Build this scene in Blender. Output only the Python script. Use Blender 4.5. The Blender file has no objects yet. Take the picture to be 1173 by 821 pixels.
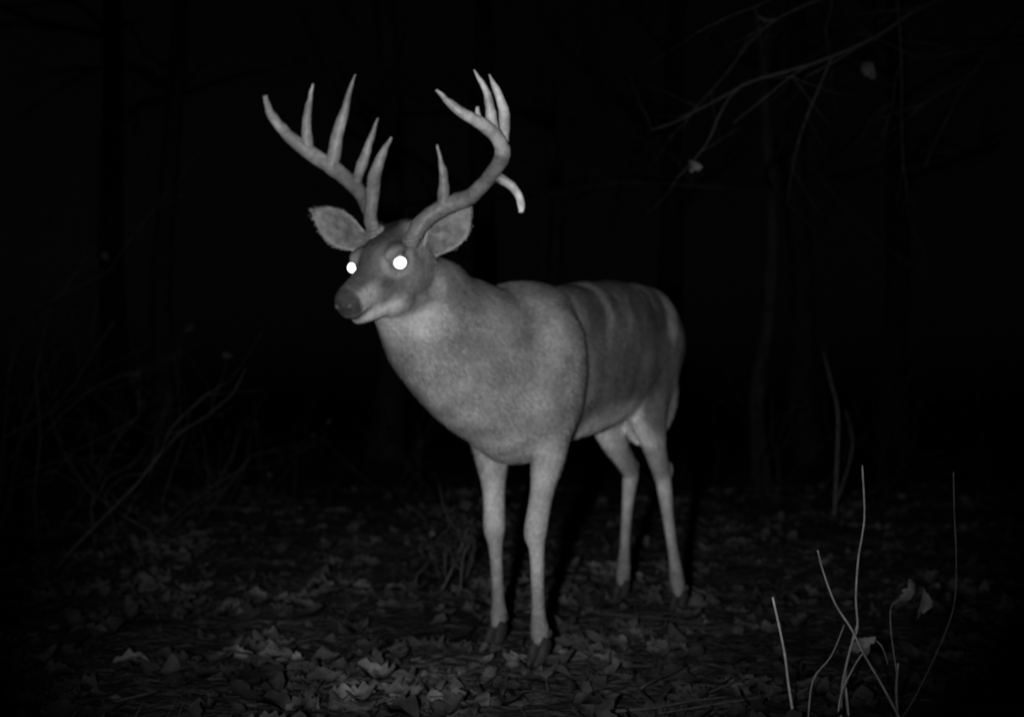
import bpy, math, random
import numpy as np
from mathutils import Vector, noise as mnoise
random.seed(7); rng=np.random.default_rng(7)
scene=bpy.context.scene
scene.view_settings.view_transform='Standard'
scene.view_settings.look='None'
scene.view_settings.exposure=0
V=Vector
# ------------------------------------------------------------------ helpers
def link(o,parent=None):
    scene.collection.objects.link(o)
    if parent: o.parent=parent
    return o
def mesh_obj(name,verts,faces,mat=None,parent=None,smooth=True):
    me=bpy.data.meshes.new(name)
    me.from_pydata([tuple(v) for v in verts],[],[tuple(f) for f in faces]); me.update()
    if smooth: me.polygons.foreach_set('use_smooth',[True]*len(me.polygons))
    if mat: me.materials.append(mat)
    return link(bpy.data.objects.new(name,me),parent)
def fast_mesh(name,verts,faces,nside,mat=None,parent=None,attr=None,smooth=True):
    """verts Nx3, faces Mx nside (numpy)"""
    me=bpy.data.meshes.new(name)
    n=len(verts); m=len(faces)
    me.vertices.add(n); me.vertices.foreach_set('co',np.asarray(verts,dtype=np.float32).ravel())
    me.loops.add(m*nside); me.loops.foreach_set('vertex_index',np.asarray(faces,dtype=np.int32).ravel())
    me.polygons.add(m); me.polygons.foreach_set('loop_start',np.arange(0,m*nside,nside,dtype=np.int32))
    me.update(calc_edges=True)
    me.polygons.foreach_set('use_smooth',[smooth]*m)
    if attr is not None:
        a=me.attributes.new('tone','FLOAT','POINT'); a.data.foreach_set('value',np.asarray(attr,dtype=np.float32))
    if mat: me.materials.append(mat)
    me.validate()
    return link(bpy.data.objects.new(name,me),parent)
def catmull(P,t):
    n=len(P)-1; i=min(int(t),n-1); f=t-i
    p0=P[max(i-1,0)];p1=P[i];p2=P[i+1];p3=P[min(i+2,n)]
    return 0.5*((2*p1)+(p2-p0)*f+(2*p0-5*p1+4*p2-p3)*f*f+(3*p1-p0-3*p2+p3)*f**3)
class B:
    def __init__(s): s.v=[]; s.f=[]
    def loft(s,pts,rad,hint=(1,0,0),n=16,sub=4,ex=2.0):
        P=[np.array(p,float) for p in pts]
        R=[np.array(r if isinstance(r,(tuple,list)) else (r,r),float) for r in rad]
        N=(len(P)-1)*sub+1
        C=[catmull(P,i/sub) for i in range(N)]
        RR=[np.maximum(catmull(R,i/sub),.0004) for i in range(N)]
        hint=np.array(hint,float)
        base=len(s.v)
        for i in range(N):
            T=C[min(i+1,N-1)]-C[max(i-1,0)]; T/= (np.linalg.norm(T)+1e-9)
            S=hint-T*hint.dot(T); ns=np.linalg.norm(S)
            if ns<.05: S=np.array((0,1,.3))-T*np.array((0,1,.3)).dot(T); ns=np.linalg.norm(S)
            S/=ns; U=np.cross(T,S)
            for k in range(n):
                a=2*math.pi*k/n; c=math.cos(a); d=math.sin(a)
                if ex!=2:
                    c=math.copysign(abs(c)**(2/ex),c); d=math.copysign(abs(d)**(2/ex),d)
                s.v.append(C[i]+S*RR[i][0]*c+U*RR[i][1]*d)
        for i in range(N-1):
            for k in range(n):
                a=base+i*n+k; b=base+i*n+(k+1)%n
                s.f.append((a,b,b+n,a+n))
        s.v.append(C[0]); s.v.append(C[-1]); c0=len(s.v)-2; c1=c0+1
        for k in range(n):
            s.f.append((c0,base+(k+1)%n,base+k))
            e=base+(N-1)*n
            s.f.append((c1,e+k,e+(k+1)%n))
    def ell(s,c,ax,r,n=16,m=10):
        c=np.array(c,float); A=[np.array(a,float) for a in ax]; base=len(s.v)
        for i in range(1,m):
            th=math.pi*i/m
            for k in range(n):
                ph=2*math.pi*k/n
                s.v.append(c+A[0]*r[0]*math.cos(th)+A[1]*r[1]*math.sin(th)*math.cos(ph)+A[2]*r[2]*math.sin(th)*math.sin(ph))
        s.v.append(c+A[0]*r[0]); s.v.append(c-A[0]*r[0]); t=len(s.v)-2
        for i in range(m-2):
            for k in range(n):
                a=base+i*n+k;b=base+i*n+(k+1)%n
                s.f.append((a,b,b+n,a+n))
        for k in range(n):
            s.f.append((t,base+(k+1)%n,base+k))
            e=base+(m-2)*n; s.f.append((t+1,e+k,e+(k+1)%n))
# ------------------------------------------------------------------ materials
def new_mat(name):
    m=bpy.data.materials.new(name); m.use_nodes=True
    nt=m.node_tree; b=nt.nodes['Principled BSDF']
    b.inputs['Specular IOR Level'].default_value=.2
    return m,nt,b
def tone_mat(name,base=None,attr=False,scale=60,amt=.35,rough=.85,bump=.3,bscale=200,spec=.15,stretch=None,bdist=.003,scale2=None,amt2=0.3,det=4):
    m,nt,b=new_mat(name); N=nt.nodes; L=nt.links
    b.inputs['Roughness'].default_value=rough; b.inputs['Specular IOR Level'].default_value=spec
    tc=N.new('ShaderNodeTexCoord'); vec=tc.outputs['Object']
    if stretch:
        mp=N.new('ShaderNodeMapping'); mp.inputs['Scale'].default_value=stretch; L.new(vec,mp.inputs[0]); vec=mp.outputs[0]
    nz=N.new('ShaderNodeTexNoise'); nz.inputs['Scale'].default_value=scale; nz.inputs['Detail'].default_value=det; nz.inputs['Roughness'].default_value=.65
    L.new(vec,nz.inputs['Vector'])
    mr=N.new('ShaderNodeMapRange'); mr.inputs['From Min'].default_value=.3; mr.inputs['From Max'].default_value=.7
    mr.inputs['To Min'].default_value=1-amt; mr.inputs['To Max'].default_value=1+amt; mr.clamp=False
    L.new(nz.outputs[0],mr.inputs['Value']); val=mr.outputs[0]
    if scale2:
        n2=N.new('ShaderNodeTexNoise'); n2.inputs['Scale'].default_value=scale2; n2.inputs['Detail'].default_value=2
        L.new(tc.outputs['Object'],n2.inputs['Vector'])
        m2=N.new('ShaderNodeMapRange'); m2.inputs['From Min'].default_value=.3; m2.inputs['From Max'].default_value=.7
        m2.inputs['To Min'].default_value=1-amt2; m2.inputs['To Max'].default_value=1+amt2; L.new(n2.outputs[0],m2.inputs['Value'])
        mm=N.new('ShaderNodeMath'); mm.operation='MULTIPLY'; L.new(val,mm.inputs[0]); L.new(m2.outputs[0],mm.inputs[1]); val=mm.outputs[0]
    mu=N.new('ShaderNodeMath'); mu.operation='MULTIPLY'; L.new(val,mu.inputs[0])
    if attr:
        at=N.new('ShaderNodeAttribute'); at.attribute_name='tone'; L.new(at.outputs['Fac'],mu.inputs[1])
    else: mu.inputs[1].default_value=base
    cb=N.new('ShaderNodeCombineColor')
    for i in range(3): L.new(mu.outputs[0],cb.inputs[i])
    L.new(cb.outputs[0],b.inputs['Base Color'])
    if bump:
        bn=N.new('ShaderNodeTexNoise'); bn.inputs['Scale'].default_value=bscale; bn.inputs['Detail'].default_value=2
        L.new(vec,bn.inputs['Vector'])
        bp=N.new('ShaderNodeBump'); bp.inputs['Strength'].default_value=bump; bp.inputs['Distance'].default_value=bdist
        L.new(bn.outputs[0],bp.inputs['Height']); L.new(bp.outputs[0],b.inputs['Normal'])
    return m
M_coat=tone_mat('deer_coat',attr=True,scale=90,amt=.26,bump=.5,bscale=120,bdist=.004,scale2=14,amt2=.24,spec=.05)
M_fur=tone_mat('deer_fur',attr=True,scale=90,amt=.26,bump=0,scale2=14,amt2=.24,spec=.2,rough=.6)
M_antler=tone_mat('antler_bone',attr=True,scale=40,amt=.40,bump=.6,bscale=60,bdist=.004,rough=.5,spec=.35)
M_hoof=tone_mat('hoof_horn',base=.03,rough=.5,scale=60)
M_nose=tone_mat('nose_leather',base=.045,rough=.5,scale=110,amt=.6,bump=.8,bscale=200,bdist=.002,spec=.4)
M_bark=tone_mat('tree_bark',base=.020,scale=14,amt=.6,bump=.8,bscale=22,bdist=.02,stretch=(1,1,.25))
M_twig=tone_mat('twig_bark',attr=True,scale=30,amt=.4,bump=0)
M_leaf=tone_mat('dead_leaf',attr=True,scale=30,amt=.45,bump=.3,bscale=60,bdist=.004,scale2=2.2,amt2=.75,det=3)
M_soil=tone_mat('forest_soil',base=.05,scale=14,amt=.8,bump=1,bscale=30,bdist=.03,scale2=2.0,amt2=.6)
m,nt,b=new_mat('eye_flash_glow'); M_eye=m
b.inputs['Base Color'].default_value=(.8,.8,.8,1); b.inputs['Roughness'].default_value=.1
b.inputs['Emission Color'].default_value=(1,1,1,1); b.inputs['Emission Strength'].default_value=3.0  # emission stands in for flash light reflected back by the eyes
M_lid=tone_mat('eye_rim',base=.08,scale=80)

# ------------------------------------------------------------------ deer
deer=bpy.data.objects.new('white_tailed_deer',None); link(deer)
O=np.array((.02,3.70,0)); F=np.array((-.48,-.88,0)); F/=np.linalg.norm(F); Lf=np.array((-F[1],F[0],0)); Z=np.array((0,0,1.))
def D(u,v,z): return O+F*u+Lf*v+Z*z
SK=np.array((-.290,3.25,1.035)); H=np.array((-.50,-.69,-.53)); H/=np.linalg.norm(H)
S=np.array((-H[1],H[0],0)); S/=np.linalg.norm(S); T=np.cross(H,S)
def HD(a,b,c): return SK+H*a+S*b+T*c
b=B()
tr=[(.17,.73,.12,.09),(.10,.755,.20,.15),(0,.775,.238,.168),(-.15,.785,.232,.160),(-.3,.80,.225,.174),(-.5,.825,.222,.178),(-.7,.86,.203,.162),(-.85,.868,.182,.145),(-.97,.862,.135,.11),(-1.03,.85,.07,.07)]
b.loft([D(u,0,z) for u,z,_,_ in tr],[(ry,rz) for _,_,rz,ry in tr],hint=Lf,n=28,sub=4,ex=2.2)
# neck
b.loft([(.06,3.78,.80),(-.045,3.62,.77),(-.170,3.475,.857),(-.240,3.36,.932),(-.288,3.28,.985)],
       [(.17,.21),(.170,.212),(.140,.176),(.108,.138),(.078,.104)],hint=S,n=24)
b.ell((-.285,3.245,.942),(H,S,T),(.062,.055,.050))   # throat latch
# chest / brisket / shoulder masses
b.ell(D(.12,0,.66),(F,Lf,Z),(.10,.12,.125))
b.ell(D(.03,0,.595),(F,Lf,Z),(.14,.105,.085))
b.ell(D(.02,.120,.76),(F,Lf,Z),(.135,.080,.19)); b.ell(D(-.02,-.115,.76),(F,Lf,Z),(.14,.078,.19))
b.ell(D(.10,.100,.68),(F,Lf,Z),(.09,.078,.11)); b.ell(D(.09,-.095,.68),(F,Lf,Z),(.09,.078,.11))
b.ell(D(-.80,.055,.86),(F,Lf,Z),(.18,.10,.19)); b.ell(D(-.82,-.06,.86),(F,Lf,Z),(.17,.09,.19))
b.ell(D(-.80,.070,.74),(F,Lf,Z),(.120,.075,.19)); b.ell(D(-.86,-.085,.74),(F,Lf,Z),(.12,.07,.17))
b.ell(D(-.80,.01,.60),(F,Lf,Z),(.04,.04,.065))
b.ell(D(-.62,0,.625),(F,Lf,Z),(.09,.03,.025))
# tail
b.loft([D(-.97,-.02,.95),D(-1.03,-.03,.90),D(-1.04,-.04,.80),D(-1.03,-.04,.70)],[(.03,.03),(.035,.024),(.035,.024),(.010,.01)],hint=Lf,n=12)
# legs
FLp=[(.13,3.70,.86),(.12,3.64,.68),(.098,3.60,.555),(.08,3.578,.44),(.062,3.562,.335),(.066,3.562,.29),(.068,3.557,.20),(.070,3.540,.12),(.073,3.52,.085),(.074,3.49,.045)]
FRp=[(-.085,3.80,.86),(-.08,3.79,.68),(-.06,3.78,.54),(-.052,3.78,.43),(-.050,3.775,.324),(-.047,3.778,.28),(-.043,3.783,.20),(-.039,3.775,.12),(-.037,3.765,.085),(-.042,3.74,.045)]
fr=[(.055,.10),(.062,.092),(.047,.062),(.031,.038),(.0305,.035),(.0205,.025),(.0170,.021),(.0180,.0225),(.024,.027),(.018,.022)]
b.loft(FLp,fr,hint=Lf,n=14); b.loft(FRp,fr,hint=Lf,n=14)
HLp=[(.44,4.36,.90),(.43,4.29,.78),(.425,4.24,.67),(.460,4.31,.54),(.495,4.405,.44),(.502,4.400,.40),(.512,4.378,.30),(.528,4.36,.18),(.538,4.348,.10),(.543,4.32,.045)]
HRp=[(.35,4.50,.90),(.335,4.44,.77),(.31,4.39,.65),(.355,4.50,.53),(.41,4.625,.44),(.408,4.625,.40),(.398,4.615,.30),(.389,4.605,.18),(.384,4.60,.10),(.378,4.575,.045)]
hr=[(.07,.15),(.07,.135),(.058,.10),(.036,.053),(.026,.040),(.024,.035),(.0185,.0245),(.0175,.022),(.024,.027),(.018,.022)]
b.loft(HLp,hr,hint=Lf,n=14); b.loft(HRp,hr,hint=Lf,n=14)
b.ell((.428,4.655,.45),(F,Lf,Z),(.02,.015,.032)); b.ell((.520,4.44,.45),(F,Lf,Z),(.02,.015,.032))
# head
hd=[(-.10,-.01,.058,.065),(-.05,-.008,.072,.078),(0,-.015,.076,.084),(.05,-.018,.067,.076),(.09,-.020,.050,.060),(.13,-.020,.038,.050),(.17,-.020,.033,.043),(.20,-.020,.032,.037),(.216,-.021,.023,.026)]
b.loft([HD(a,0,c) for a,c,_,_ in hd],[(w,h) for _,_,w,h in hd],hint=S,n=24,ex=2.2)
b.loft([HD(-.05,0,-.085),HD(.03,0,-.09),(HD(.10,0,-.078)),HD(.165,0,-.066),HD(.194,0,-.060)],[(.052,.035),(.050,.034),(.034,.027),(.025,.020),(.016,.013)],hint=S,n=16)
for q in (1,-1):
    b.ell(HD(-.005,q*.052,-.045),(H,S,T),(.062,.03,.055))   # cheeks
    b.ell(HD(.045,q*.056,.036),(H,S,T),(.036,.022,.017))   # brow
    b.ell(HD(.085,q*.040,-.006),(H,S,T),(.038,.012,.013))   # tear-duct ridge
    b.ell(HD(-.035,q*.045,.055),(H,S,T),(.03,.025,.03))    # pedicle
    b.ell(HD(.195,q*.019,-.014),(H,S,T),(.02,.015,.018))
raw=mesh_obj('deer_raw',b.v,b.f)
md=raw.modifiers.new('r','REMESH'); md.mode='VOXEL'; md.voxel_size=.0050
md=raw.modifiers.new('s','SMOOTH'); md.factor=.5; md.iterations=4
bpy.context.view_layer.update()
dg=bpy.context.evaluated_depsgraph_get()
body_me=bpy.data.meshes.new_from_object(raw.evaluated_get(dg))
bpy.data.objects.remove(raw)
body_me.name='body'; body=link(bpy.data.objects.new('body',body_me),deer)
nv=len(body_me.vertices)
def sm(x,a,b_):
    t=np.clip((x-a)/(b_-a),0,1); return t*t*(3-2*t)
def getco():
    c=np.empty(nv*3,dtype=np.float32); body_me.vertices.foreach_get('co',c); return c.reshape(-1,3).astype(float)
co=getco()
def headmask(co):
    rel=co-SK; ha=rel@H; hb=rel@S; hc=rel@T
    return np.clip((ha+.10)/.05,0,1)*np.clip((.12-np.abs(hb))/.02,0,1)*(np.linalg.norm(rel,axis=1)<.3)*np.clip((hc+.16)/.03,0,1)
# blend the muscle masses of the trunk and neck into one skin
ed=np.empty(len(body_me.edges)*2,dtype=np.int32); body_me.edges.foreach_get('vertices',ed); ed=ed.reshape(-1,2)
deg=np.bincount(ed.ravel(),minlength=nv).astype(float)
hm0=sm((co-SK)@H,-.07,.0)*(np.linalg.norm(co-SK,axis=1)<.3)*sm((co-SK)@T,-.15,-.10)
wt=(sm(co[:,2],.50,.60)*(1-hm0))[:,None]*.6
for it in range(75):
    av=np.stack([np.bincount(ed[:,0],co[ed[:,1],k],nv)+np.bincount(ed[:,1],co[ed[:,0],k],nv) for k in range(3)],1)/deg[:,None]
    co=co+(av-co)*wt
body_me.vertices.foreach_set('co',co.astype(np.float32).ravel()); body_me.update()
no=np.empty(nv*3,dtype=np.float32); body_me.vertices.foreach_get('normal',no); no=no.reshape(-1,3).astype(float)
dis=np.array([mnoise.noise(V(p*7))*.006+mnoise.noise(V(p*18))*.0025 for p in co])
uu=(co-O)@F
fold=np.array([mnoise.noise(V((a*12+p[2]*4,a*2,p[2]*2.0))) for a,p in zip(uu,co)])
dis+=(fold*.010+.003)*np.clip((co[:,2]-.6)/.1,0,1)
isleg=np.clip((.55-co[:,2])/.1,0,1); dis*=1-.8*isleg
ishead=headmask(co)
dis*=1-.75*ishead
co2=co+no*dis[:,None]; body_me.vertices.foreach_set('co',co2.astype(np.float32).ravel()); body_me.update()
def coat(p,n):
    r=p-O; u=r@F; v=r@Lf; z=p[:,2]
    q=p-SK; a=q@H; bb=q@S; c=q@T
    t=np.full(len(p),.195)
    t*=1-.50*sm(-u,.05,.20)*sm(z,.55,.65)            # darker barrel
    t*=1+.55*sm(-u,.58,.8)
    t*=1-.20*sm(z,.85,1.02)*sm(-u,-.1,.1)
    st=np.array([mnoise.noise(V((a_*17+z_*11,v_*2,z_*1.2))) for a_,v_,z_ in zip(u,v,z)])
    t*=1+(.95*sm(st,.0,.38)-.12)*sm(z,.80,.96)*sm(-u,-.03,.12)
    st2=np.array([mnoise.noise(V((a_*12+4,v_*9,z_*5))) for a_,v_,z_ in zip(u,v,z)])
    t*=1+.35*st2*sm(z,.5,.6)
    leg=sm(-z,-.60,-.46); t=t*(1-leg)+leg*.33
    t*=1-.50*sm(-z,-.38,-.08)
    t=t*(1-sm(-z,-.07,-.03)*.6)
    bel=sm(-n[:,2],.3,.75)*sm(z,.5,.56)*sm(-u,.1,.2)*(z<.75); t=t*(1-bel)+bel*.5
    inn=np.exp(-(((u+.84)/.12)**2+((z-.60)/.09)**2))*sm(-u,.5,.6); t+= .20*inn
    tars=np.exp(-((z-.46)/.035)**2)*sm(-u,.5,.7); t+=.16*tars*sm(-(n@F),.0,.6)
    d=np.linalg.norm((p-np.array((-.285,3.22,.885)))/np.array((.12,.13,.06)),axis=1); t+=.15*(1-sm(d,.5,1.4))
    d=np.linalg.norm((p-np.array((-.10,3.5,.62)))/np.array((.2,.25,.14)),axis=1); t+=.04*(1-sm(d,.3,1.2))
    hm=sm(a,-.10,-.04)*(np.linalg.norm(q,axis=1)<.27)*(np.abs(bb)<.11)*sm(c,-.135,-.115)
    ht=np.full(len(p),.115)
    ht=ht*(1-.60*sm(c,.020,.050)*sm(-a,-.07,-.02))          # dark crown
    ht*=1-.30*np.exp(-((bb)/.020)**2)*sm(c,-.02,.02)      # bridge
    ht*=1-.35*np.exp(-(((a-.085)/.03)**2+((np.abs(bb)-.04)/.02)**2+((c+.02)/.02)**2))
    ht+=.17*sm(-a,-.01,.05)*sm(np.abs(bb),.045,.07)         # pale in front of ears
    for s_ in (1,-1):
        e=np.linalg.norm((np.stack([a,bb,c],1)-np.array((.055,s_*.066,.013)))/np.array((.036,.03,.030)),axis=1)
        ht+=.08*np.exp(-((e-1.1)/.25)**2)
    mz=sm(a,.105,.150)*sm(-a,-.200,-.185); ht=ht*(1-mz)+mz*(.30-.22*sm(c,-.01,.012))
    ch=sm(-c,.055,.080)*sm(a,.04,.11); ht=ht*(1-ch)+ch*.36
    mouth=np.exp(-((c+.050)/.005)**2)*sm(a,.145,.165); ht*=1-.7*mouth
    ns=sm(a,.188,.202)*sm(c,-.046,-.036); ht=ht*(1-ns)+ns*.04
    t=t*(1-hm)+hm*ht
    return np.clip(t,.015,.7)
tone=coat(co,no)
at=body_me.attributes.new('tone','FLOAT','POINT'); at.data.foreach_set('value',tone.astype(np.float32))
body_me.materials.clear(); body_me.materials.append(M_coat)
body_me.polygons.foreach_set('use_smooth',[True]*len(body_me.polygons))
body_me.calc_loop_triangles()
tri=np.empty(len(body_me.loop_triangles)*3,dtype=np.int32); body_me.loop_triangles.foreach_get('vertices',tri); tri=tri.reshape(-1,3)
A=co2[tri[:,0]];Bv=co2[tri[:,1]];C=co2[tri[:,2]]
ar=np.linalg.norm(np.cross(Bv-A,C-A),axis=1)
NF=110000
pick=rng.choice(len(tri),NF,p=ar/ar.sum())
r1=np.sqrt(rng.random(NF));r2=rng.random(NF)
w=np.stack([1-r1,r1*(1-r2),r1*r2],1)
tp=tri[pick]
pos=(co2[tp]*w[:,:,None]).sum(1); nn=(no[tp]*w[:,:,None]).sum(1); nn/=np.linalg.norm(nn,axis=1)[:,None]+1e-9
tt=(tone[tp]*w).sum(1); hh=(ishead[tp]*w).sum(1); lg=(isleg[tp]*w).sum(1)
flow=-F*.8-Z*.5
fl=np.tile(flow,(NF,1))*(1-lg)[:,None]+lg[:,None]*np.array((0,0,-1.))
neckm=sm((pos-O)@F,.1,.25)*(1-hh)
nd=np.array((.45,.6,-.55)); fl=fl*(1-neckm)[:,None]+neckm[:,None]*nd
fl=fl*(1-hh)[:,None]+hh[:,None]*(-H)
fl+=rng.normal(0,.12,(NF,3))
fl-=nn*(fl*nn).sum(1)[:,None]; fl/=np.linalg.norm(fl,axis=1)[:,None]+1e-9
dr=fl*.97+nn*rng.uniform(.08,.24,NF)[:,None]
crown=hh*sm((pos-SK)@T,.04,.07)*sm(-((pos-SK)@H),-.06,-.02)
ln=(.019-.009*lg-.012*hh+.005*neckm+.012*crown)*rng.uniform(.6,1.25,NF)
side=np.cross(fl,nn); wd=(.0012-.0005*hh)*rng.uniform(.7,1.3,NF)
keep=(tt>.045)
v0=pos-nn*.001-side*wd[:,None]; v1=pos-nn*.001+side*wd[:,None]; v2=pos+dr*ln[:,None]
fv=np.stack([v0,v1,v2],1)[keep].reshape(-1,3); nk=keep.sum()
ft=np.repeat((tt*rng.uniform(.6,1.45,NF))[keep],3)
fast_mesh('fur',fv,np.arange(nk*3).reshape(-1,3),3,M_fur,deer,ft,smooth=False)
# hooves (cloven)
hb_=B()
for (x,y,z) in (FLp[-1],FRp[-1],HLp[-1],HRp[-1]):
    c=np.array((x,y,0.))
    for q in (1,-1):
        o=c+Lf*q*.0135
        hb_.loft([o-F*.012+Z*.060,o+F*.004+Z*.035,o+F*.024+Z*.016,o+F*.050-Lf*q*.004+Z*.004],[(.012,.020),(.0135,.024),(.012,.017),(.005,.005)],hint=Lf,n=12)
    for q in (1,-1): hb_.ell(c-F*.028+Lf*q*.014+Z*.075,(F,Lf,Z),(.009,.007,.013),8,6)
mesh_obj('hooves',hb_.v,hb_.f,M_hoof,deer)
nb=B(); nb.ell(HD(.205,0,-.014),(H,S,T),(.017,.027,.022))
for q in (1,-1): nb.ell(HD(.209,q*.018,-.016),(H,S,T),(.014,.011,.011),10,8)
mesh_obj('nose',nb.v,nb.f,M_nose,deer)
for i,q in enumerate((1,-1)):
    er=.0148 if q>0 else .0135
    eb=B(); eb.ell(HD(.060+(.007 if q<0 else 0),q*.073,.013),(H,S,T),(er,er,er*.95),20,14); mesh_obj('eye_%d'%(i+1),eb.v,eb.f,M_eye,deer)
    eb=B()
    ctr=HD(.056,q*.066,.013); axn=(S*q*.8+H*.6); axn/=np.linalg.norm(axn)
    e1=np.cross(axn,T); e1/=np.linalg.norm(e1); e2=np.cross(axn,e1)
    ring=[ctr+axn*.001+(e1*math.cos(k*2*math.pi/24)*.018+e2*math.sin(k*2*math.pi/24)*.0155) for k in range(25)]
    eb.loft(ring,[.0035]*25,hint=axn,n=6,sub=1); mesh_obj('eyelid_%d'%(i+1),eb.v,eb.f,M_lid,deer)
# ears
def ear(name,base,tip,facing,wmax,cup,br):
    base=np.array(base);tip=np.array(tip); ax=tip-base; Ln=np.linalg.norm(ax); ax/=Ln
    f=np.array(facing,float); f-=ax*f.dot(ax); f/=np.linalg.norm(f); sd=np.cross(ax,f)
    nu,nw=22,17; vs=[];ts=[]
    for i in range(nu):
        t=i/(nu-1)
        wd=wmax*(.42+.58*math.sin(min(t/.48,1)*math.pi/2)) if t<.48 else wmax*max(math.cos((t-.48)/.52*math.pi/2),0)**.78
        cp=cup*(1.15-.85*t)
        for j in range(nw):
            s_=-1+2*j/(nw-1)
            ang=s_*cp
            x=wd*math.sin(ang)/max(math.sin(min(cp,1.57)),.3); d=wd*(1-math.cos(ang))/max(math.sin(min(cp,1.57)),.3)
            p=base+ax*Ln*t+sd*x+f*(d*1.0-.006*math.sin(t*3))-f*.012*t*t
            p=p+f*mnoise.noise(V(p*40))*.003
            vs.append(p)
            ts.append(br*(.19-.11*(1-abs(s_)**1.5)*(1-t)+.09*mnoise.noise(V(p*60))+.03*(abs(s_)>.85)-.08*(t>.93)))
    fc=[(i*nw+j,i*nw+j+1,(i+1)*nw+j+1,(i+1)*nw+j) for i in range(nu-1) for j in range(nw-1)]
    o=fast_mesh(name,np.array(vs),np.array(fc),4,M_coat,deer,ts)
    so=o.modifiers.new('t','SOLIDIFY'); so.thickness=.004; so.offset=0
    vs=np.array(vs); n=1500; idx=rng.integers(0,len(vs),n); p=vs[idx]+rng.normal(0,.002,(n,3))
    dd=ax*.9+f*.25+rng.normal(0,.15,(n,3)); dd/=np.linalg.norm(dd,axis=1)[:,None]
    l=rng.uniform(.004,.009,n)[:,None]; s2=np.cross(dd,f); s2/=np.linalg.norm(s2,axis=1)[:,None]+1e-9
    fv=np.stack([p-s2*.0006,p+s2*.0006,p+dd*l],1).reshape(-1,3)
    fast_mesh(name+'_hair',fv,np.arange(n*3).reshape(-1,3),3,M_fur,deer,np.repeat(np.array(ts)[idx]*rng.uniform(.7,1.3,n),3),smooth=False)
ear('ear_right',(-.360,3.305,1.075),(-.504,3.33,1.160),(-.15,-1,-.25),.044,1.0,.92)
ear('ear_left',(-.200,3.235,1.050),(-.103,3.25,1.170),(.05,-1,-.15),.047,1.05,1.1)
# antlers
def antler(name,beam,br,tines,burr):
    bb=B()
    bb.loft(beam,br,n=12,sub=6)
    for pts,rr in tines: bb.loft(pts,rr,n=10,sub=6)
    c=np.array(burr)
    for k in range(16):
        a=k/16*2*math.pi
        bb.ell(c+S*.020*math.cos(a)+H*.020*math.sin(a),(S,H,T),(.008,.008,.007),8,6)
    vs=np.array(bb.v)
    vs=vs+np.array([[mnoise.noise(V(p*55)),mnoise.noise(V(p*55+V((9,9,9)))),mnoise.noise(V(p*55+V((19,19,19))))] for p in map(V,vs)])*.003
    vs=vs+np.array([[mnoise.noise(V(p*14)),mnoise.noise(V(p*14+V((9,9,9)))),0] for p in map(V,vs)])*.005
    zz=vs[:,2]; tone=.13+.13*np.clip((zz-1.2)/.22,0,1)
    tone=tone+.42*np.clip((-zz+1.215)/.05,0,1)*(vs[:,0]>-.03)
    tone+=.13*np.clip((vs[:,0]+.2)/.15,0,1)*(zz>1.25)
    tone*=np.array([1+.5*mnoise.noise(V(p*16)) for p in vs])
    o=mesh_obj(name,vs,bb.f,M_antler,deer)
    a=o.data.attributes.new('tone','FLOAT','POINT'); a.data.foreach_set('value',tone.astype(np.float32))
antler('antler_right',
 [(-.325,3.235,1.075),(-.336,3.24,1.113),(-.352,3.27,1.156),(-.382,3.31,1.209),(-.4405,3.34,1.264),(-.518,3.35,1.316),(-.568,3.32,1.358),(-.595,3.29,1.395),(-.603,3.26,1.432)],
 [.018,.018,.018,.020,.020,.018,.015,.012,.005],
 [([(-.516,3.35,1.312),(-.5126,3.34,1.395),(-.493,3.31,1.473)],[.016,.012,.002]),
  ([(-.456,3.34,1.268),(-.4227,3.32,1.391),(-.385,3.28,1.489)],[.018,.013,.002]),
  ([(-.390,3.31,1.213),(-.362,3.32,1.3106),(-.3316,3.30,1.386)],[.015,.011,.002]),
  ([(-.342,3.245,1.125),(-.335,3.21,1.20),(-.315,3.18,1.258),(-.287,3.17,1.314)],[.016,.016,.013,.003])],
 (-.333,3.238,1.100))
antler('antler_left',
 [(-.245,3.20,1.062),(-.233,3.19,1.086),(-.197,3.19,1.128),(-.149,3.18,1.156),(-.096,3.16,1.1736),(-.05,3.12,1.2125),(-.023,3.07,1.2585),(-.0347,3.03,1.291),(-.0714,2.99,1.3106),(-.119,2.96,1.3335),(-.1664,2.94,1.3735)],
 [.019,.019,.020,.021,.020,.018,.018,.017,.015,.012,.003],
 [([(-.165,3.18,1.150),(-.1617,3.15,1.221),(-.1746,3.12,1.287)],[.015,.010,.002]),
  ([(-.025,3.07,1.262),(-.019,3.06,1.357),(-.0547,3.04,1.430)],[.015,.012,.002]),
  ([(-.0367,3.03,1.291),(-.052,3.01,1.366),(-.087,2.99,1.428)],[.014,.011,.002]),
  ([(-.0714,2.99,1.3106),(-.077,2.985,1.346)],[.009,.003]),
  ([(-.044,3.12,1.2166),(-.007,3.12,1.195),(.017,3.12,1.1625),(.0214,3.11,1.127)],[.013,.0105,.0095,.006])],
 (-.240,3.195,1.078))

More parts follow.
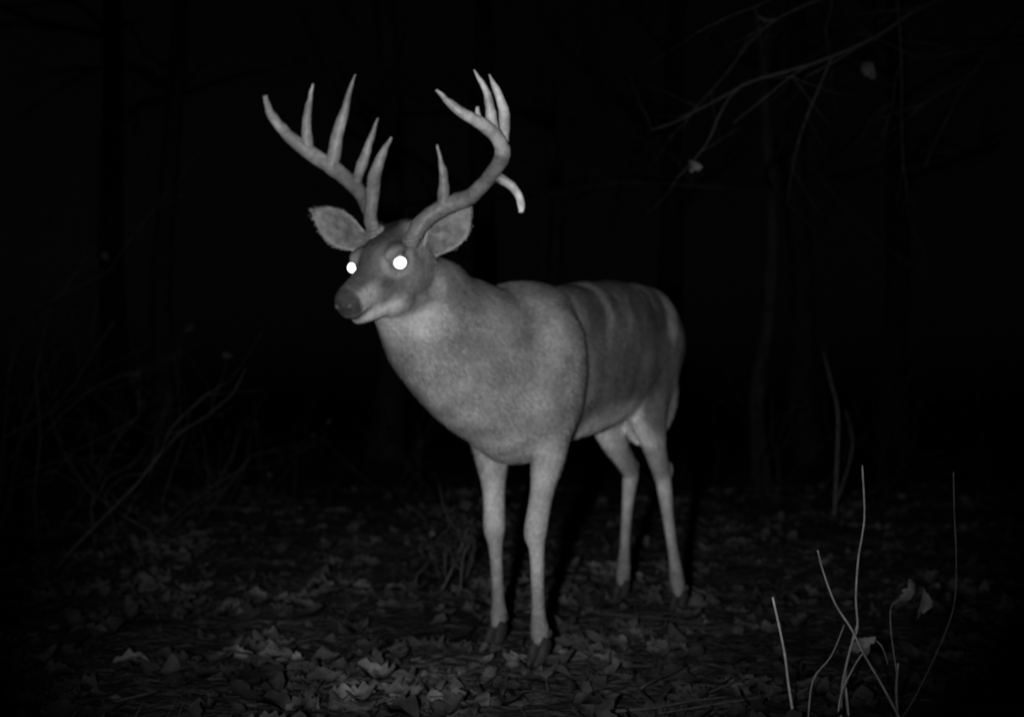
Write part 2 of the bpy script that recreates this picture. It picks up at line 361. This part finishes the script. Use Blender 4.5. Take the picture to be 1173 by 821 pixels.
# ------------------------------------------------------------------ ground
def gh(x,y):
    d=max(0,y-6)
    return mnoise.noise(V((x*1.1,y*1.1,3)))*.022+mnoise.noise(V((x*3.3,y*3.3,8)))*.012+mnoise.noise(V((x*.15,y*.15,1)))*.04*d*.25
def axis(lo,hi,mid0,mid1,step,grow):
    xs=list(np.arange(mid0,mid1,step)); s_=step; x=mid1
    while x<hi: xs.append(x); s_*=grow; x+=s_
    xs.append(hi); s_=step; x=mid0
    while x>lo: s_*=grow; x-=s_; xs.insert(0,max(x,lo))
    return xs
xs=axis(-80,80,-3.5,3.5,.04,1.18); ys=axis(-20,140,1.8,7,.04,1.18)
gv=[(x,y,gh(x,y)+(mnoise.noise(V((x*9,y*9,2)))*.016)) for y in ys for x in xs]; nx=len(xs)
gf=[(j*nx+i,j*nx+i+1,(j+1)*nx+i+1,(j+1)*nx+i) for j in range(len(ys)-1) for i in range(nx-1)]
mesh_obj('forest_ground',gv,gf,M_soil)
# ------------------------------------------------------------------ leaf litter (lobed, curled dead leaves)
def leaves(name,P,size,tone,tilt,mat=M_leaf):
    n=len(P); st=9
    tt_=np.linspace(0,1,st)
    prof=np.array([.05,.22,.20,.34,.27,.36,.26,.20,.05])
    u=(tt_-.5)[None,:]*np.ones((n,1))
    wj=prof[None,:]*rng.uniform(.75,1.2,(n,st))
    wj2=prof[None,:]*rng.uniform(.75,1.2,(n,st))
    curl=rng.uniform(-1.2,1.8,n)[:,None]; bend=rng.uniform(-1.2,1.4,n)[:,None]
    loc=np.zeros((n,st,3,3))
    for k,(ww,sg) in enumerate(((wj,-1),(None,0),(wj2,1))):
        if ww is None: loc[:,:,k,0]=u; loc[:,:,k,1]=0; loc[:,:,k,2]=bend*u**2*1.2
        else:
            loc[:,:,k,0]=u; loc[:,:,k,1]=sg*ww; loc[:,:,k,2]=bend*u**2*1.2+curl*ww*.6+rng.normal(0,.025,(n,st))
    loc*=size[:,None,None,None]
    yaw=rng.uniform(0,2*math.pi,n); ta=rng.normal(0,1,n)*tilt; tb=rng.normal(0,1,n)*tilt
    def R(a,ax):
        c,s_=np.cos(a),np.sin(a); M=np.zeros((n,3,3)); i,j=[(1,2),(2,0),(0,1)][ax]
        M[:,ax,ax]=1; M[:,i,i]=c; M[:,j,j]=c; M[:,i,j]=-s_; M[:,j,i]=s_; return M
    M=R(yaw,2)@R(ta,0)@R(tb,1)
    w_=np.einsum('nij,nskj->nski',M,loc)+P[:,None,None,:]
    fq=[]
    for s_ in range(st-1):
        for k in range(2):
            a=s_*3+k; fq.append((a,a+1,a+4,a+3))
    fq=np.array(fq); F_=(fq[None]+ (np.arange(n)*st*3)[:,None,None]).reshape(-1,4)
    return fast_mesh(name,w_.reshape(-1,3),F_,4,mat,None,np.repeat(tone,st*3),smooth=True)
P=[];tn=[]
while len(P)<8000:
    y=2.2+(rng.random()**1.2)*8.0; x=rng.uniform(-.55,.55)*y
    d=mnoise.noise(V((x*1.6,y*1.6,5)))+.6*mnoise.noise(V((x*4,y*4,15)))
    if d+.9*rng.random()-.40<-.05: continue
    P.append((x,y,gh(x,y)+rng.uniform(-.012,.010)))
    tn.append((.034+rng.gamma(1.5,.008)+max(0,d-.1)*.08)*(.60+.40*min(1,max(0,(y-2.6)/1.6))))  # tone dims towards the camera: flash falloff put into leaf colour
P=np.array(P); tn=np.clip(tn,.018,.12)
bright=rng.random(len(P))<.015; tn[bright]+=.05
leaves('leaf_litter',P,rng.uniform(.04,.11,len(P)),tn,.16)
# ------------------------------------------------------------------ twigs on ground
def addtubes(name,segs,tone,mat,n=5,sub=2):
    bb=B()
    for pts,rr in segs: bb.loft(pts,rr,n=n,sub=sub)
    o=mesh_obj(name,bb.v,bb.f,mat)
    a=o.data.attributes.new('tone','FLOAT','POINT'); a.data.foreach_set('value',np.full(len(bb.v),tone,dtype=np.float32))
    return o
sg=[]
for i in range(160):
    y=2.4+rng.random()*6; x=rng.uniform(-.55,.55)*y; a=rng.uniform(0,6.28); l=rng.uniform(.08,.40)
    z=gh(x,y)+.010; pts=[]
    for k in range(4):
        pts.append((x+math.cos(a)*l*k/3+rng.normal(0,.012),y+math.sin(a)*l*k/3+rng.normal(0,.012),z+abs(rng.normal(0,.010))))
    r=rng.uniform(.0015,.004); sg.append((pts,[r,r,r*.8,r*.4]))
addtubes('fallen_twigs',sg,.04,M_twig)
# ------------------------------------------------------------------ dry weed stalks, right foreground
y0=2.9
def st(pts,r0,r1=None,dy=0):
    r1=r1 or r0*.45; n=len(pts)
    return ([(x,y0+dy+.02*math.sin(i*1.7),z) for i,(x,z) in enumerate(pts)],[r0+(r1-r0)*i/(n-1) for i in range(n)])
addtubes('dry_weed_stalk',[st([(.617,-.03),(.605,.07),(.590,.15),(.563,.265)],.0030,.0020)],.34,M_twig,6,4)
addtubes('dry_weed_stalk',[st([(.715,-.03),(.722,.06),(.735,.155),(.746,.20),(.750,.26),(.757,.345),(.758,.40),(.763,.45),(.766,.548)],.0028,.0011),
 st([(.850,-.02),(.805,.07),(.757,.146),(.728,.20),(.70,.25),(.675,.32),(.657,.368)],.0026,.0014,-.02),
 st([(.737,.0),(.735,.08),(.742,.16),(.749,.2)],.003,.001,.02),
 st([(.60+.05,-.02),(.665,.07),(.70,.13),(.725,.20)],.0014,.0008,.03),
 st([(.757,.146),(.775,.17),(.80,.16),(.812,.12)],.0014,.0008),
 st([(.70,-.02),(.712,.05),(.735,.12),(.75,.15)],.0022,.0012,-.03)],.28,M_twig,6,4)
addtubes('dry_weed_stalk',[st([(.842,-.03),(.841,.05),(.838,.12)],.003,.0024),
 st([(.836,.10),(.83,.18),(.822,.24),(.835,.258),(.86,.26)],.0011,.0007)],.24,M_twig,6,4)
addtubes('arching_vine',[st([(.82,-.03),(.87,.02),(.927,.155),(.955,.25),(.969,.345),(.967,.44),(.955,.535)],.0016,.0008)],.16,M_twig,5,5)
addtubes('sapling',[([(1.86,7.7,-.02),(1.875,7.7,.3),(1.88,7.7,.61),(1.84,7.7,.78),(1.80,7.7,.95)],[.010,.009,.007,.005,.003]),
 ([(1.88,7.7,.10),(1.93,7.65,.3),(1.94,7.6,.45),(1.90,7.6,.62)],[.006,.005,.004,.002])],.11,M_twig,6,4)
leaves('curled_leaf',np.array([(.888,2.9,.250),(.872,2.91,.262)]),np.array([.095,.06]),np.array([.15,.10]),.9)
leaves('curled_leaf',np.array([(.762,2.88,.17),(.775,2.9,.155),(.752,2.9,.15)]),np.array([.045,.04,.045]),np.array([.20,.15,.17]),1.0)
# ------------------------------------------------------------------ trees
def grow(out,p,d,r,l,depth,wob=.25,leafpts=None):
    n=4; pts=[np.array(p,float)]; rr=[r]; dd=np.array(d,float)
    for i in range(n):
        dd=dd+rng.normal(0,wob,3)*.5; dd/=np.linalg.norm(dd)
        pts.append(pts[-1]+dd*l/n); rr.append(r*(1-.5*(i+1)/n) if depth>0 else r*(1-.85*(i+1)/n))
    out.append((pts,rr))
    if depth>0:
        for k in range(int(rng.integers(3,5))):
            i=int(rng.integers(1,n+1)); nd=dd*.6+rng.normal(0,.55,3); nd[2]+=.15; nd/=np.linalg.norm(nd)
            grow(out,pts[i],nd,rr[i]*rng.uniform(.45,.7),l*rng.uniform(.5,.75),depth-1,wob,leafpts)
    elif leafpts is not None: leafpts.append(pts[-1])
def tree(x,y,r,h,lean=(0,0)):
    out=[]; pts=[];rr=[]
    for i in range(9):
        t=i/8; pts.append((x+lean[0]*t*h+rng.normal(0,.03),y+lean[1]*t*h+rng.normal(0,.03),-.1+h*t)); rr.append(r*(1.35 if i==0 else 1)*(1-.55*t))
    for k in range(9):
        i=int(rng.integers(3,9)); a=rng.uniform(0,6.28); d=np.array((math.cos(a),math.sin(a),rng.uniform(.1,.8)))
        grow(out,pts[i],d/np.linalg.norm(d),rr[i]*rng.uniform(.25,.5),rng.uniform(1.0,2.4),2,.3)
    bb=B(); bb.loft(pts,rr,n=14,sub=3)
    for p_,r_ in out: bb.loft(p_,r_,n=5,sub=1)
    return mesh_obj('bare_tree',bb.v,bb.f,M_bark)
for (x,y,r,h,le) in [(1.80,9.5,.06,6,(.02,0)),(.45,13.5,.09,7,(-.02,0)),(-1.3,14,.16,8,(0,0)),(-3.2,12,.11,7,(.05,0)),(3.1,14,.15,8,(-.03,0)),(-.4,18,.2,9,(0,0)),(2.3,19,.2,9,(0,0)),(4.9,17,.17,9,(0,0)),(-5.4,18,.2,9,(0,0))]:
    tree(x,y,r,h,le)
out=[]; ov=[]
tp_=[(2.75,5.3,-.1),(2.72,5.3,1.0),(2.66,5.3,2.0),(2.6,5.25,3.0),(2.55,5.2,4.2)]
out.append((tp_,[.10,.08,.07,.06,.045]))
limbs=[([(2.66,5.3,2.35),(2.1,5.15,2.33),(1.6,5.05,2.19),(1.36,5.0,2.04),(1.12,5.0,1.94),(.86,5.0,1.86),(.76,4.95,1.72)],.011),
 ([(2.66,5.3,2.1),(2.2,5.1,2.05),(1.92,5.0,2.02),(1.68,5.0,1.985),(1.54,5.0,1.96)],.008),
 ([(2.0,5.1,2.1),(1.84,5.0,2.02),(1.72,5.0,1.90),(1.66,5.0,1.79)],.007),
 ([(1.45,5.05,2.3),(1.45,5.0,2.12),(1.46,5.0,1.95),(1.46,5.0,1.74)],.006),
 ([(1.20,5.0,1.97),(1.15,5.0,1.85),(1.08,5.0,1.68)],.005),
 ([(2.3,5.2,2.5),(1.7,5.1,2.36),(1.2,5.0,2.2),(.95,5.0,2.08),(.8,5.0,1.9)],.006),
 ([(2.62,5.25,2.9),(2.0,5.2,2.7),(1.4,5.1,2.4),(1.0,5.1,2.22)],.009)]
for pts,r in limbs:
    n=len(pts); out.append((pts,[r*(1-.75*i/(n-1)) for i in range(n)]))
    for k in range(1,n):
        d=np.array(pts[k])-np.array(pts[k-1]); d/=np.linalg.norm(d); d=d+rng.normal(0,.35,3); d/=np.linalg.norm(d)
        grow(out,pts[k],d,r*.32,rng.uniform(.2,.4),1,.22,ov)
o=addtubes('overhanging_tree',out,.055,M_twig,5,3)
ovp=np.array([p for p in ov if rng.random()<.03]+[(.96,5.0,2.12)]); lv=leaves('hanging_leaves',ovp,rng.uniform(.06,.10,len(ovp)),np.full(len(ovp),.07),1.2)
lv.parent=o
def thicket(name,cx,cy,wx,wy,n,hmin,hmax,tone):
    out=[];tips=[]
    for i in range(n):
        x=cx+rng.uniform(-wx,wx); y=cy+rng.uniform(-wy,wy); d=np.array((rng.normal(0,.45),rng.normal(0,.35),1.)); d/=np.linalg.norm(d)
        grow(out,(x,y,-.03),d,rng.uniform(.003,.008),rng.uniform(hmin,hmax),2,.45,tips)
    o=addtubes(name,out,tone,M_twig,4,1)
    tips=np.array(tips); tips=tips[rng.random(len(tips))<.25]
    l=leaves(name+'_leaves',tips,rng.uniform(.03,.06,len(tips)),rng.uniform(.3,1,len(tips))*tone*.4,1.0); l.parent=o
thicket('brush_thicket',-2.5,6.2,.8,.8,34,.6,1.2,.075)
thicket('brush_thicket',-.9,8.3,1.0,.6,16,.4,.9,.025)
thicket('brush_thicket',2.5,8.8,1.3,.8,18,.5,1.2,.03)
thicket('brush_thicket',.8,10.5,2.0,.8,18,.5,1.3,.03)
thicket('low_undergrowth',-.35,4.9,.25,.25,5,.18,.32,.06)
n=2000
y=2.4+rng.random(n)**1.2*6; x=rng.uniform(-.6,.6,n)*y; a=rng.uniform(0,6.28,n); l=rng.uniform(.03,.08,n)
b0=np.stack([x,y,np.array([gh(q,w_) for q,w_ in zip(x,y)])],1)
tp2=b0+np.stack([np.cos(a)*l*.7,np.sin(a)*l*.7,l*.5],1); sd=np.stack([-np.sin(a),np.cos(a),0*a],1)*.0018
fast_mesh('sparse_grass',np.stack([b0-sd,b0+sd,tp2],1).reshape(-1,3),np.arange(n*3).reshape(-1,3),3,M_leaf,None,np.repeat(rng.uniform(.03,.07,n),3),False)

# ------------------------------------------------------------------ world, light, camera
w=bpy.data.worlds.new('World'); scene.world=w; w.use_nodes=True; nt=w.node_tree
bg=nt.nodes['Background']; sky=nt.nodes.new('ShaderNodeTexSky'); sky.sky_type='NISHITA'; sky.sun_disc=False
sky.sun_elevation=math.radians(2); sky.sun_rotation=math.radians(150)
bw=nt.nodes.new('ShaderNodeRGBToBW'); nt.links.new(sky.outputs[0],bw.inputs[0]); nt.links.new(bw.outputs[0],bg.inputs['Color'])
bg.inputs['Strength'].default_value=.0006
ld=bpy.data.lights.new('infrared_flash','SPOT'); ld.energy=410; ld.spot_size=math.radians(49); ld.spot_blend=1; ld.shadow_soft_size=.03
lo=link(bpy.data.objects.new('infrared_flash',ld)); lo.location=(-.20,-.02,.70)
lo.rotation_euler=(V((-.06,3.6,.82))-lo.location).to_track_quat('-Z','Y').to_euler()
cd=bpy.data.cameras.new('trail_camera'); cam=link(bpy.data.objects.new('trail_camera',cd))
cam.location=(0,0,.70); cam.rotation_euler=(math.radians(90),0,0)
cd.sensor_width=36; cd.lens=46.9; cd.shift_y=.0362; cd.clip_end=400; cd.clip_start=.05
cd.dof.use_dof=True; cd.dof.focus_distance=2.2; cd.dof.aperture_fstop=3.8
scene.camera=cam
